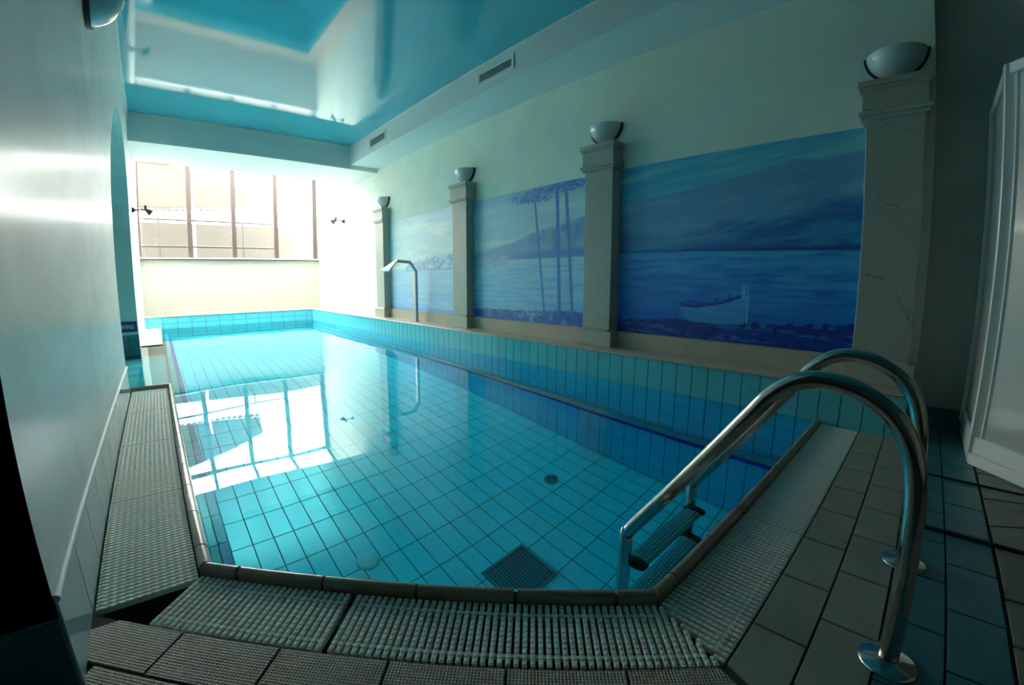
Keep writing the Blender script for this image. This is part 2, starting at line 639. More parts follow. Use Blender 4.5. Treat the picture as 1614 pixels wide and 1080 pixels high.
# ------------------------------------------------------------------ pool basin
b = MB()
b.box(XL - .75, XW + .3, .3, YW, ZF - .2, ZF - .004)
struct('pool_floor', b, GROUT)
pf = bpy.data.objects['pool_floor']
FX0, FX1 = .175, 3.43
cells = []
xs = grid(FX0, FX1, .1515, .2275)
ys = grid(.6, 11.88, .306, 3.57)
for i in range(len(xs) - 1):
    for j in range(len(ys) - 1):
        g = .003
        q = [(xs[i] + g, ys[j] + g), (xs[i + 1] - g, ys[j] + g), (xs[i + 1] - g, ys[j + 1] - g), (xs[i] + g, ys[j + 1] - g)]
        full = len(q)
        q2 = clip(clip(q, 0, 1, .69), 1 / R2, 1 / R2, (1.704 + .155) / R2)
        if len(q2) < 3 or area(q2) < 4e-4:
            continue
        cx = sum(p[0] for p in q2) / len(q2); cyy = sum(p[1] for p in q2) / len(q2)
        cells.append((math.hypot(cx - .6, cyy), q2, cx, cyy, abs(area(q2) - area(q)) < 1e-7))
cells.sort(key=lambda c: c[0])
rest = []
for n, (_, q, cx, cyy, whole) in enumerate(cells):
    if whole:
        a_, b_ = q[1][0] - q[0][0], q[2][1] - q[1][1]
        me = rect_tile(a_, b_, .004, .0015, TILE)
        M = Matrix.Translation(((q[0][0] + q[1][0]) / 2, (q[1][1] + q[2][1]) / 2, ZF - .004))
    else:
        me = slab_mesh([(x - cx, y - cyy) for x, y in q], .004, .0015, TILE, 'tile')
        M = Matrix.Translation((cx, cyy, ZF - .004))
    if n < 300:
        link('tile', me, pf, M)
    else:
        rest.append((me, M))
merge('tile_field', rest, TILE, pf)

YJ = 3.0 - .1444 * 30                    # phase of the narrow wall tiles
pw = box_struct('pool_wall', GROUT, (XW + .004, XM + .1, -.02, YW, ZF - .1, ZL))
usr = grid(0, YT, .1444, YJ)
near = lambda c: math.hypot(c[0] - 1.5, (c[1] + .3) * 1.5)
wall_tiles(pw, '-x', XW + .004, usr, [-.02, ZL], TILEW)
wall_tiles(pw, '-x', XW + .004, grid(.5, YT, .1444, YJ), [ZH, -.938, -.632, -.326, -.02], UTILE, limit=216, key=near, stuffname='tile_field')
pl_ = box_struct('pool_wall', GROUT, (FX1 + .004, XW + .002, .55, YT, ZF - .1, ZH - .004))
wall_tiles(pl_, '-x', FX1 + .004, grid(.55, YT, .1444, YJ), [ZF, -1.69, -1.384, -1.08], UTILE, limit=240, key=near, stuffname='tile_field')
nosing = box_struct('pool_ledge', NAVY, (FX1 - .004, FX1 + .012, .55, YT, ZH - .05, ZH))
for y0, y1 in zip(grid(.55, YT, .306, .1)[:-1], grid(.55, YT, .306, .1)[1:]):
    me = rect_tile(XW - FX1 - .02, y1 - y0 - .006, .006, .0015, TILEL)
    link('tile', me, nosing, Matrix.Translation(((XW + FX1) / 2 + .006, (y0 + y1) / 2, ZH - .004)))
# left pool wall with its ledge and navy edge
b = MB()
b.box(.0, .05, 1.6, 5.08, ZF, -.06)
b.box(XL, .05, 5.04, 5.08, ZF, -.06)
b.box(.0, .05, 8.72, YT, ZF, -.02)
lw = struct('pool_wall', b, GROUT)
wall_tiles(lw, '+x', .05, grid(1.66, 5.08, .306, 3.57), [ZH, -.938, -.632, -.326, -.07], TILEW)
wall_tiles(lw, '+x', .05, grid(8.72, YT, .306, 3.57), [ZH, -.938, -.632, -.326, -.03], TILEW)
b = MB()
b.box(-1.07, FX0 - .05, 1.4, YT, ZH - .2, ZH - .004)
b.box(.05, FX0 - .004, 1.4, YT, ZF - .1, ZH - .004)
ll = struct('pool_ledge', b, GROUT)
for y0, y1 in zip(grid(1.5, YT, .306, 3.57)[:-1], grid(1.5, YT, .306, 3.57)[1:]):
    link('tile', rect_tile(.069, y1 - y0 - .006, .004, .0015, TILEW), ll, Matrix.Translation((.0865, (y0 + y1) / 2, ZH - .004)))
    e = link('edge_tile', rect_tile(.05, y1 - y0 - .004, .008, .0015, NAVY), ll, Matrix.Translation((.149, (y0 + y1) / 2, ZH - .004)))
    if y0 > 5 and y0 < 8.6:
        for x0 in (-.9, -.59, -.285):
            link('tile', rect_tile(.300, y1 - y0 - .006, .004, .0015, TILEW), ll, Matrix.Translation((x0 + .15, (y0 + y1) / 2, ZH - .004)))
wall_tiles(ll, '+x', FX0 - .004, grid(1.8, YT, .306, 3.57), [ZF, -1.69, -1.384, -1.08], UTILE, limit=110, key=lambda c: c[0])
# far end
pwf = box_struct('pool_wall', GROUT, (XL, XW + .01, YT + .004, YW, ZF - .1, ZL))
wall_tiles(pwf, '-y', YT + .004, grid(XL, XW, .306, XW - .153), [ZH - .3, -.632, -.326, -.02, .133, ZL], TILEW)
wall_tiles(pwf, '-y', YT + .004, grid(.2, XW, .306, XW - .153), [ZF, -1.6, ZH - .3], TILEW)
# near and diagonal sides, seen only from other places
b = MB()
b.prism([(0, 1.64), (1.13, .51), (1.13, .46), (1.0, .46), (-.05, 1.55), (-.05, 1.64)], ZF, -.06)
b.prism([(.05, 1.66), (1.14, .565), (1.12, .53), (0, 1.64)], ZF, -.06)
b.box(1.12, XW + .1, .5, .565, ZF, -.06)
struct('pool_wall', b, TILEW)
b = MB()
b.prism([(.05, 1.66), (1.14, .565), (XW, .565), (XW, .69), (1.2, .69), (.175, 1.715), (.175, 1.9), (.05, 1.9)], ZF - .1, ZH)
struct('pool_ledge', b, TILEW)

# ledges above the tiled bands
LG = box_struct('ledge', LEDGE, (XW - .012, XM, 0, YT, ZL, ZLT), (XL, XM, YT - .012, YW, ZL, ZLT), bevel=.004)
b = MB()                                    # stone skirting under the murals
b.box(3.90, XM, -.02, 8.5, ZLT, .472)
b.box(3.895, XM, -.02, 8.5, .462, .474)
struct('baseboard_right', b, PLINTH)

# water
bm = bmesh.new()
for piece in ([(XW, .55), (XW, 5.10), (.035, 5.10), (.035, 1.645), (1.128, .548)], [(XW, 5.10), (XW, 8.715), (XL, 8.715), (XL, 5.10), (.035, 5.10)],
              [(XW, 8.715), (XW, YT), (-.005, YT), (-.005, 8.715)], [(XL, YA0), (XL, YA1), (XB, YA1), (XB, YA0)]):
    bm.faces.new([bm.verts.new((x, y, .012)) for x, y in piece])
me = bpy.data.meshes.new('water')
bmesh.ops.recalc_face_normals(bm, faces=bm.faces)
for fc in bm.faces:
    if fc.normal.z < 0:
        fc.normal_flip()
bm.to_mesh(me); bm.free()
me.materials.append(WATER)
wo = link('water', me)
wo['kind'] = 'structure'
wo['label'] = 'clear still pool water with mirror reflections'

# ------------------------------------------------------------------ far deck on the left, beyond the arch
b = MB()
b.box(XL, 0, 8.72, YT, -1.2, .022)
fd = struct('floor_far', b, DGROUT)
for y0, y1 in zip(grid(8.72, YT, .306, 8.72)[:-1], grid(8.72, YT, .306, 8.72)[1:]):
    link('tile', rect_tile(.312, y1 - y0 - .006, .008, .002, WHITE), fd, Matrix.Translation((XL / 2, (y0 + y1) / 2, .022)))
link('tile', rect_tile(.31, .26, .006, .002, BEIGE), fd, frame(*FACE['-y'], (XL / 2, 8.72, -.135)))

# ------------------------------------------------------------------ coping tiles round the pool edge
cop = struct('pool_coping', (lambda m_: (m_.box(.004, .040, 1.62, 5.1, -.08, .010), m_)[1])(MB()), BLACK)
b = MB()
CPROF = [(0, -.05), (0, .014), (.003, .023), (.010, .030), (.020, .033), (.030, .031), (.039, .024), (.046, .012), (.05, -.01), (.05, -.06)]


def coping_piece(p0, p1, m0, m1, gap=.010):
    """p0->p1 along the outer line, pool on the right-hand side; m0/m1: inward offset of each mitred end per unit of depth"""
    p0, p1 = Vector(p0), Vector(p1)
    d = (p1 - p0).normalized()
    nrm = Vector((d.y, -d.x))
    p0 = p0 + d * gap / 2; p1 = p1 - d * gap / 2
    vs = []
    for p, mm in ((p0, m0), (p1, m1)):
        for u, z in CPROF:
            q = p + nrm * u + d * (mm * u)
            vs.append((q.x, q.y, z))
    n = len(CPROF)
    mb = MB()
    mb.add(vs, [(i, i + 1, n + i + 1, n + i) for i in range(n - 1)], True)
    mb.add(vs[:n], [tuple(range(n))]); mb.add(vs[n:], [tuple(range(n))])
    me = mb.mesh('coping_tile', COPING, recalc=False)
    return link('coping_tile', me, cop)


t8 = math.tan(math.radians(22.5))
# left side (pool to the right when walking +y)
L_ = [1.612, 1.758] + [1.758 + .306 * i for i in range(1, 11)] + [5.12]
for i in range(len(L_) - 1):
    coping_piece((0, L_[i]), (0, L_[i + 1]), t8 if i == 0 else 0, -1 if i == len(L_) - 2 else 0)
coping_piece((.0, 5.12), (XL, 5.12), 0, 0).scale = (1, 1, 1)
bpy.data.objects.remove(cop.children[-1])
# diagonal side, walked from the near corner to the left corner
D0, D1 = Vector((1.10, .512)), Vector((0, 1.612))
dl = (D1 - D0).length
S_ = [0, .135] + [.135 + .318 * i for i in range(1, 5)] + [dl]
for i in range(len(S_) - 1):
    a_, c_ = D0.lerp(D1, S_[i] / dl), D0.lerp(D1, S_[i + 1] / dl)
    coping_piece(a_, c_, t8 if i == 0 else 0, -t8 if i == len(S_) - 2 else 0)
# near side, walked from the mural wall to the corner
X_ = [3.56] + [1.226 + .306 * i for i in range(7, -1, -1)] + [1.10]
for i in range(len(X_) - 1):
    coping_piece((X_[i], .512), (X_[i + 1], .512), 0, -t8 if i == len(X_) - 2 else 0)
# end of the left deck, facing the arch: walked from the wall side to the pool corner
b = MB()
n = len(CPROF)
va = [(XL, 5.07 + u, z) for u, z in CPROF]
vb = [(.0 + u, 5.07 + u, z) for u, z in CPROF]
b.add(va + vb, [(i, i + 1, n + i + 1, n + i) for i in range(n - 1)], True)
b.add(va, [tuple(range(n))]); b.add(vb, [tuple(range(n))])
part('coping_tile', b, COPING, cop)
b = MB()                                     # black bedding under the joints of the other two sides
b.prism([(1.10, .516), (3.56, .516), (3.56, .552), (1.115, .552)], -.08, .010)
b.prism([(1.10, .517), (1.116, .55), (.036, 1.632), (.005, 1.615)], -.08, .010)
b.box(XL, .03, 5.075, 5.11, -.08, .010)
part('bedding', b, BLACK, cop)

# ------------------------------------------------------------------ overflow grates


def slat_mesh(L, wdt=.0135, hgt=.02, n=12):
    b = MB()
    b.box(-wdt / 2, wdt / 2, -L / 2, L / 2, -hgt, 0)
    for i in range(n):
        y = -L / 2 + L * (i + .5) / n
        k = L / n * .30
        b.add([(-wdt * .36, y - k, 0), (wdt * .36, y - k, 0), (wdt * .36, y + k, 0), (-wdt * .36, y + k, 0),
               (-wdt * .26, y - k * .7, .0022), (wdt * .26, y - k * .7, .0022), (wdt * .26, y + k * .7, .0022), (-wdt * .26, y + k * .7, .0022)],
              [(4, 5, 6, 7), (0, 1, 5, 4), (1, 2, 6, 5), (2, 3, 7, 6), (3, 0, 4, 7)])
    return b.mesh('slat', GRATE, recalc=False)


PITCH = .0222


def grate(label, origin, d, start, end, depth, sidecut=None, group='overflow grates round the pool'):
    """slats across a channel that runs along d from origin; sidecut(s) -> (near, far) depth limits"""
    d = Vector(d).normalized()
    nr = Vector((d.y, -d.x))                 # towards the deck side is +nr
    ang = math.atan2(d.y, d.x)
    t = thing('overflow_grate', label, 'grate', (origin[0] + d.x * (start + end) / 2, origin[1] + d.y * (start + end) / 2, -.003), group, ang)
    Ls = end - start
    n = int(round((Ls - .006) / PITCH))
    full = None
    lo, hi = .004, depth - .006
    spans = []
    for i in range(n):
        s = start + .003 + (i + .5) * (Ls - .006) / n
        a_, c_ = lo, hi
        if sidecut:
            q = sidecut(s)
            a_, c_ = max(a_, q[0]), min(c_, q[1])
        if c_ - a_ < .025:
            continue
        if abs((c_ - a_) - (hi - lo)) < 1e-6:
            if full is None:
                full = slat_mesh(hi - lo)
            me = full
        else:
            me = slat_mesh(c_ - a_, n=max(1, int(round((c_ - a_) / .02))))
        link('slat', me, t, Matrix.Translation((s - (start + end) / 2, -(a_ + c_) / 2, 0)))
        spans.append((s, a_, c_))
    for k in (.18, .82):                     # tie rods that hold the slats
        y = depth * k
        ss = [s for s, a_, c_ in spans if a_ + .004 < y < c_ - .004]
        if len(ss) > 1:
            b = MB()
            b.box(min(ss) - .006 - (start + end) / 2, max(ss) + .006 - (start + end) / 2, -y - .005, -y + .005, -.016, -.004)
            part('tie_rod', b, GRATE, t)
    return t


# left channel: runs along -y so that the deck (wall) side is -x
sl = [5.06, 4.19, 3.31, 2.43, 1.585]
LL = ['white slatted gutter grate at the far end beside the arched opening', 'white slatted gutter grate along the left wall, next before the arch one',
      'white slatted gutter grate along the left wall, third from the arch', 'white slatted gutter grate on the left, ending at the corner gap']
for i in range(4):
    grate(LL[i], (-.001, 0), (0, -1), -sl[i], -sl[i + 1], .312)
# diagonal channel: from the left corner to the near corner, deck side is -x-y
dvec = (1, -1)
dd = .243
Ld = 1.10 * R2


def dcut(s):
    # the right end is mitred: slats past the corner keep only their outer part
    return (max(0., (s - Ld) / .457), 9.)


grate('white slatted grate along the slanted pool corner, left half with a gap at its end', (0, 1.612), dvec, .004, .575, dd, dcut)
grate('white slatted grate along the slanted pool corner, half nearest the ladder', (0, 1.612), dvec, .585, Ld + .108, dd, dcut)
# near channel: walked along -x from the mural wall, deck side is -y ... use d=+x so that nr=(0,-1)


def near_mitre(s):
    # channel is wider on the deck side: extends back past the corner
    u = s - 1.10
    if u < 0:
        return -u / .37 + .014, 9.
    return 0., 9.


sx = [1.012, 1.85, 2.70, 3.555]
NL = ['white slatted grate behind the pool ladder, at the slanted corner', 'white slatted grate beyond the pool ladder, middle of that side',
      'white slatted grate running up to the tiled mural ledge']
for i in range(3):
    grate(NL[i], (0, .512), (1, 0), sx[i], sx[i + 1], .251, near_mitre if i == 0 else None)

# ------------------------------------------------------------------ deck tiles
MOD, RW = .3063, .16
ROWS = [.261, .105, -.055, -.217, -.3775]
# bisector of the corner: through (1.10,.512) and (1.007,.261)
bx, by = 1.007 - 1.10, .261 - .512
for r in range(4):
    y1, y0 = ROWS[r], ROWS[r + 1]
    ph = 3.366 + (MOD / 2 if r % 2 else 0)
    js = grid(-.6, 4.1, MOD, ph)
    for x0, x1 in zip(js[:-1], js[1:]):
        g = .0035
        q = [(x0 + g, y0 + g), (x1 - g, y0 + g), (x1 - g, y1 - g), (x0 + g, y1 - g)]
        q = clip(q, -by, bx, -by * 1.10 + bx * .512 + .004)
        if y1 > -.02:
            q = clip(q, -1, 0, -XW)
        if len(q) < 3 or area(q) < 3e-4:
            continue
        cx = sum(p[0] for p in q) / len(q); cyy = sum(p[1] for p in q) / len(q)
        o = link('tile', slab_mesh([(x - cx, y - cyy) for x, y in q], .008, .0015, BEIGE if r < 2 else BLUE, 'tile'), floor, Matrix.Translation((cx, cyy, -.008)))
        if r >= 2:
            o['label'] = 'dark blue border tile'
# rows along the slanted corner (local u runs along (1,-1)/sqrt2, v points outwards)
Mdiag = Matrix.Rotation(-math.pi / 4, 4, 'Z')


def to_diag(p):
    return ((p[0] - p[1]) / R2, (p[0] + p[1]) / R2)


v_top = 1.268 / R2
for r in range(5):
    v1, v0 = v_top - r * RW, v_top - (r + 1) * RW
    u_ph = to_diag((.156, 1.116))[0] + (MOD / 2 if r % 2 else 0)
    js = grid(-2.6, 2.0, .314, u_ph)
    for u0, u1 in zip(js[:-1], js[1:]):
        g = .0035
        q = [(u0 + g, v0 + g), (u1 - g, v0 + g), (u1 - g, v1 - g), (u0 + g, v1 - g)]
        # world half-planes expressed in (u,v): x=(u+v)/R2, y=(v-u)/R2
        def wclip(q, a, c, k):
            return clip(q, (a - c) / R2, (a + c) / R2, k)
        q = wclip(q, 1, 0, XL + .006)
        if len(q) >= 3:
            q = wclip(q, by, -bx, by * 1.10 - bx * .512 + .004)
        if len(q) >= 3:
            q = wclip(q, 0, -1, -1.50)
        if len(q) >= 3:
            q = wclip(q, 0, 1, -.36)
        if len(q) < 3 or area(q) < 4e-4:
            continue
        cu = sum(p[0] for p in q) / len(q); cv = sum(p[1] for p in q) / len(q)
        o = link('tile', slab_mesh([(a_ - cu, c_ - cv) for a_, c_ in q], .008, .0015, STUD if r < 3 else BLUE, 'tile'), floor, Mdiag @ Matrix.Translation((cu, cv, -.008)))
        o['label'] = 'beige tile with a grid of fine studs' if r < 3 else 'dark blue border tile'
# flagstones behind the blue border (irregular quads from a jittered lattice)
rnd = random.Random(3)
nx, ny = 12, 6
lat = {}
for i in range(nx + 1):
    for j in range(ny + 1):
        x = .55 + i * .33 + (rnd.uniform(-.09, .09) if 0 < i < nx else 0)
        y = -.381 - j * .33 + (rnd.uniform(-.085, .085) if 0 < j < ny else 0)
        lat[i, j] = (x, y)
for i in range(nx):
    for j in range(ny):
        q = [lat[i, j + 1], lat[i + 1, j + 1], lat[i + 1, j], lat[i, j]]
        cx = sum(p[0] for p in q) / 4; cyy = sum(p[1] for p in q) / 4
        q = [(cx + (x - cx) * .972, cyy + (y - cyy) * .972) for x, y in q]
        if rnd.random() < .5:
            tri = [[q[0], q[1], q[2]], [q[0], q[2], q[3]]]
        else:
            tri = [q]
        for t_ in tri:
            ax = sum(p[0] for p in t_) / len(t_); ay = sum(p[1] for p in t_) / len(t_)
            t2 = [(x - ax, y - ay) for x, y in t_]
            t2 = [(x * .985, y * .985) for x, y in t2]
            link('flagstone', slab_mesh(t2, .008 + rnd.uniform(-.001, .001), .002, STONE, 'flagstone'), floor, Matrix.Translation((ax, ay, -.008)))

# left wall tiled skirting
bl = box_struct('baseboard_left', GROUT, (XL - .002, XL + .001, YN, YA0, -.02, .255))
wall_tiles(bl, '+x', XL + .001, grid(YN, YA0, .306, 2.505), [-.005, .252], TILEL, t=.006)
b = MB()
b.tube([(XL + .004, YN, .262), (XL + .004, YA0, .262)], .011, 10)
part('edge_bead', b, WHITE, bl)
b = MB(); b.box(-3.2, XL, 1.262, 1.27, -.02, .21)
bn = struct('baseboard_near', b, BLUE)
bj = box_struct('baseboard_niche', GROUT, (XB, XL, YA1 - .003, YA1 + .002, ZH, .245))
wall_tiles(bj, '-y', YA1 - .003, grid(XB, XL, .306, XL - .15), [-.6, -.3, .0, .17, .245], BLUE, t=.005)
# dark skirting in the recess
b = MB(); b.box(4.105, 4.12, -3.0, -.02, -.008, .14)
struct('baseboard_recess', b, BLUE)

# ------------------------------------------------------------------ window and glazed roof
YG, ZG = 9.83, 4.55                         # where the glass roof meets the beam
win = struct('window_1', (lambda m_: (m_.box(XL, XM, YW - .02, YW + .12, 1.62, 1.67), m_.box(XL, XM, YW + .02, YW + .10, 3.90, 3.98), m_)[2])(MB()), BROWN)
for i, x in enumerate(MULL):
    b = MB(); b.box(x - .052, x + .052, YW + .0, YW + .10, 1.67, 3.9)
    part('mullion', b, BROWN, win)
    for zz in (2.05, 2.5, 3.0, 3.4):
        pass
for a_, c_ in zip(MULL[:-1], MULL[1:]):
    b = MB(); b.box(a_ + .035, c_ - .035, YW + .045, YW + .055, 1.67, 3.9)
    part('pane', b, GLASS, win)
b = MB(); b.box(XL, XM, YW - .09, YW - .0, 1.645, 1.672)
part('sill', b, WHITE, win)
sky_ = struct('window_2', (lambda m_: (m_.box(XL, XM, YG, YG + .06, ZG - .05, ZG + .05), m_)[1])(MB()), BROWN)
for x in MULL:
    b = MB(); b.bar((x, YW + .06, 3.98), (x, YG + .03, ZG), .06, .08)
    part('rafter', b, BROWN, sky_)
for a_, c_ in zip(MULL[:-1], MULL[1:]):
    b = MB()
    b.add([(a_ + .03, YW + .06, 3.97), (c_ - .03, YW + .06, 3.97), (c_ - .03, YG + .03, ZG), (a_ + .03, YG + .03, ZG),
           (a_ + .03, YW + .06, 3.98), (c_ - .03, YW + .06, 3.98), (c_ - .03, YG + .03, ZG + .01), (a_ + .03, YG + .03, ZG + .01)],
          [(3, 2, 1, 0), (4, 5, 6, 7), (0, 1, 5, 4), (1, 2, 6, 5), (2, 3, 7, 6), (3, 0, 4, 7)])
    part('pane', b, GLASS, sky_)

# ------------------------------------------------------------------ outside the window
b = MB(); b.box(-6, 9, 12.7, 19, .9, 1.1)
struct('terrace_floor', b, OUTWALL)
b = MB(); b.box(-6, 5.4, 17.0, 17.2, 1.1, 3.05)
struct('terrace_wall', b, OUTWALL)
rail = thing('terrace_railing', 'pale railing with two level bars outside the far window', 'railing', (0, 15, 1.1))
for z in (1.80, 1.04):
    b = MB(); b.tube([(-3.5, 0, z), (3.3, 0, z)], .03, 10)
    part('bar', b, RAILC, rail)
for x in (-2.6, .12, 2.4):
    b = MB(); b.tube([(x, 0, 0), (x, 0, 1.8)], .025, 10)
    part('post', b, RAILC, rail)
aw = thing('canvas_awning', 'beige canvas awning with a scalloped edge seen through the far window', 'awning', (0, 15, 3.2))
b = MB()
n = 14
top, bot = [], []
for i in range(n + 1):
    k = i / n
    top.append((-2.2 + 4.75 * k, -.9 + .9 * k, 1.75 - 1.05 * k))
    bot.append((-2.2 + 4.75 * k, .35 - .1 * k, .02 + .16 * k - .05 * math.sin(math.pi * k)))
vs_ = top + bot
b.add(vs_ + [(x, y + .01, z + .015) for x, y, z in vs_],
      [(i, i + 1, n + 2 + i, n + 1 + i) for i in range(n)] + [(2 * n + 2 + i, 3 * n + 3 + i, 3 * n + 4 + i, 2 * n + 3 + i) for i in range(n)])
part('canopy', b, CANVAS, aw)
b = MB()
for i in range(28):
    k = i / 28
    x = -2.2 + 4.75 * (k + .5 / 28); y = .35 - .1 * k; z = .02 + .16 * k - .05 * math.sin(math.pi * k)
    b.add([(x - .08, y, z), (x + .08, y, z), (x + .06, y, z - .06), (x, y, z - .085), (x - .06, y, z - .06)], [(0, 1, 2, 3, 4)])
part('valance', b, CANVAS, aw)
b = MB(); b.tube([(-2.2, -.9, 1.77), (2.55, 0, .72)], .016, 8)
part('edge_rope', b, WHITE, aw)
b = MB(); b.tube([(2.5, .2, .75), (2.55, .2, .15), (2.45, .2, .05), (2.53, .2, -.1)], .02, 8)
part('bracket', b, STEELD, aw)
b = MB(); b.tube([(1.05, .1, -2.1), (1.05, .1, 1.3)], .04, 12)
part('post', b, WHITE, aw)

# ------------------------------------------------------------------ pilasters with wall lamps
PY = [8.12, 5.34, 2.79, .216]
PLAB = ['slender beige pilaster beside the bright far bay', 'beige pilaster between the pale mural and the pine tree mural',
        'veined beige pilaster between the pine tree mural and the boat mural', 'veined beige pilaster nearest the shower cabin, dark in shade']
LLAB = ['white half bowl wall lamp above the pilaster beside the bright far bay', 'white half bowl wall lamp between pale mural and pine tree mural',
        'white half bowl wall lamp on the pilaster left of the boat mural', 'white half bowl wall lamp above the pilaster nearest the shower cabin']


def pilaster(y, lab):
    t = thing('pilaster', lab, 'column', (XM - .0015, y, ZLT), 'pilasters along the mural wall')
    def bx_(front, hw, z0, z1, q):
        q.box(front - XM, 0.0, -hw, hw, z0 - ZLT, z1 - ZLT)
    b = MB(); bx_(3.765, .225, ZLT, .475, b); bx_(3.775, .1805, .475, .490, b)
    part('base', b, MARBLE, t, .004)
    b = MB(); bx_(3.80, .18, .49, 2.215, b)
    part('shaft', b, MARBLE, t, .004)
    b = MB(); bx_(3.772, .208, 2.20, 2.225, b); bx_(3.757, .223, 2.225, 2.255, b); bx_(3.778, .202, 2.255, 2.405, b)
    bx_(3.768, .212, 2.405, 2.43, b); bx_(3.752, .228, 2.43, 2.472, b)
    part('capital', b, MARBLE, t, .003)
    return t


def wall_lamp(loc, lab, flip=1):
    """quarter-sphere glass bowl, open at the top, with a dark strap against the wall"""
    t = thing('wall_lamp', lab, 'lamp', loc, 'half bowl wall lamps')
    b = MB()
    n1, n2 = 20, 10
    Ry, Rx, Rz = .195, .185, .185
    outer, inner = [], []
    for arr, s in ((outer, 1.0), (inner, .94)):
        for i in range(n2 + 1):
            ph = math.pi / 2 * i / n2
            for k in range(n1 + 1):
                th = math.pi * k / n1
                arr.append((-flip * Rx * s * math.sin(th) * math.sin(ph), Ry * s * math.cos(th) * math.sin(ph), -Rz * s * math.cos(ph)))
    m_ = n1 + 1
    fs = [(i * m_ + k, i * m_ + k + 1, (i + 1) * m_ + k + 1, (i + 1) * m_ + k) for i in range(n2) for k in range(n1)]
    b.add(outer, fs, True)
    b.add(inner, [tuple(reversed(f_)) for f_ in fs], True)
    rim = [n2 * m_ + k for k in range(m_)]
    nb = len(outer)
    b.add([outer[i] for i in rim] + [inner[i] for i in rim], [(k, k + 1, m_ + k + 1, m_ + k) for k in range(n1)])
    part('bowl', b, BOWL, t)
    b = MB()
    for s0, s1 in ((1.0, 1.07),):
        vs, fs = [], []
        for k in range(25):
            a_ = math.pi * k / 24
            for rr, xx in ((s0, 0), (s1, 0), (s1, -.03 * flip), (s0, -.03 * flip)):
                vs.append((xx, Ry * rr * math.cos(a_), -Rz * rr * math.sin(a_)))
        for k in range(24):
            for j in range(4):
                fs.append((k * 4 + j, k * 4 + (j + 1) % 4, k * 4 + 4 + (j + 1) % 4, k * 4 + 4 + j))
        fs += [(0, 1, 2, 3), (99, 98, 97, 96)]
        b.add(vs, fs)
    part('strap', b, DARKMETAL, t)
    b = MB()
    b.box(-.02 if flip > 0 else 0, 0 if flip > 0 else .02, -.08, .08, -.12, -.02)
    part('wall_plate', b, WHITE, t)
    b = MB(); b.lathe([(.001, -.09), (.03, -.08), (.035, -.04), (.02, -.01), (.001, -.005)], (-.08 * flip, 0, 0), 14)
    part('bulb', b, SIGNW, t)
    return t


for y, a_, c_ in zip(PY, PLAB, LLAB):
    pilaster(y, a_)
    wall_lamp((XM, y, 2.695), c_)
wall_lamp((XL, 3.1, 2.63), 'white half bowl wall lamp high on the polished left wall', -1)

# ------------------------------------------------------------------ murals, painted on the wall between the pilasters


def lattice(rng, n, m):
    return rng.random((n + 2, m + 2))


def noise(rng, U, V, fu, fv, octs=4):
    out = np.zeros_like(U); amp = 1.; tot = 0
    for o in range(octs):
        g = lattice(rng, int(fu) + 2, int(fv) + 2)
        x, y = U * fu, V * fv
        i, j = np.floor(x).astype(int), np.floor(y).astype(int)
        a_, b_ = x - i, y - j
        a_, b_ = a_ * a_ * (3 - 2 * a_), b_ * b_ * (3 - 2 * b_)
        out += amp * (g[i, j] * (1 - a_) * (1 - b_) + g[i + 1, j] * a_ * (1 - b_) + g[i, j + 1] * (1 - a_) * b_ + g[i + 1, j + 1] * a_ * b_)
        tot += amp; amp *= .55; fu *= 2; fv *= 2
    return out / tot


def mixc(c, col, a):
    return c * (1 - a[..., None]) + np.array(col) * a[..., None]


def step(x, w_):
    return np.clip(x / w_ + .5, 0, 1)


def painting_mat():
    m = bpy.data.materials.new('mural_paint')
    m.use_nodes = True
    nt = m.node_tree
    b = nt.nodes['Principled BSDF']
    at = nt.nodes.new('ShaderNodeVertexColor'); at.layer_name = 'paint'
    nt.links.new(at.outputs[0], b.inputs['Base Color'])
    b.inputs['Roughness'].default_value = .45
    return m


PAINT = painting_mat()
MZ0, MZ1 = .4755, 2.199


def mural(label, y_hi, y_lo, painter, nu, nv, bal):
    """a thin painted panel; u runs from y_hi (left as seen) to y_lo, v upwards"""
    t = thing('mural', label, 'painting', (XM, (y_hi + y_lo) / 2, MZ0), 'lake murals on the wall')
    u = np.linspace(0, 1, nu); v = np.linspace(0, 1, nv)
    U, V = np.meshgrid(u, v, indexing='ij')
    Y = y_hi + (y_lo - y_hi) * U; Z = MZ0 + (MZ1 - MZ0) * V
    col = np.clip(painter(U, V, Y, Z) * np.array(bal), 0, 1)
    vs = np.stack([np.full_like(Y, -.004), Y - (y_hi + y_lo) / 2, Z - MZ0], -1).reshape(-1, 3)
    idx = np.arange(nu * nv).reshape(nu, nv)
    q = np.stack([idx[:-1, :-1], idx[1:, :-1], idx[1:, 1:], idx[:-1, 1:]], -1).reshape(-1, 4)
    me = bpy.data.meshes.new('picture')
    me.vertices.add(len(vs)); me.vertices.foreach_set('co', vs.ravel())
    me.loops.add(q.size); me.loops.foreach_set('vertex_index', q.ravel())
    me.polygons.add(len(q)); me.polygons.foreach_set('loop_start', np.arange(0, q.size, 4)); me.polygons.foreach_set('loop_total', np.full(len(q), 4))
    me.update()
    ca = me.color_attributes.new('paint', 'FLOAT_COLOR', 'POINT')
    ca.data.foreach_set('color', np.concatenate([col.reshape(-1, 3), np.ones((nu * nv, 1))], 1).ravel())
    me.materials.append(PAINT)
    link('picture', me, t)
    b = MB()                                 # the raised skim coat that the picture is painted on
    b.box(-.0035, 0, (y_lo - y_hi) / 2, (y_hi - y_lo) / 2, 0, MZ1 - MZ0)
    part('skim_coat', b, PLASTER, t)
    return t


def interp(Y, pts):
    pts = sorted(pts)
    return np.interp(Y, [p[0] for p in pts], [p[1] for p in pts])


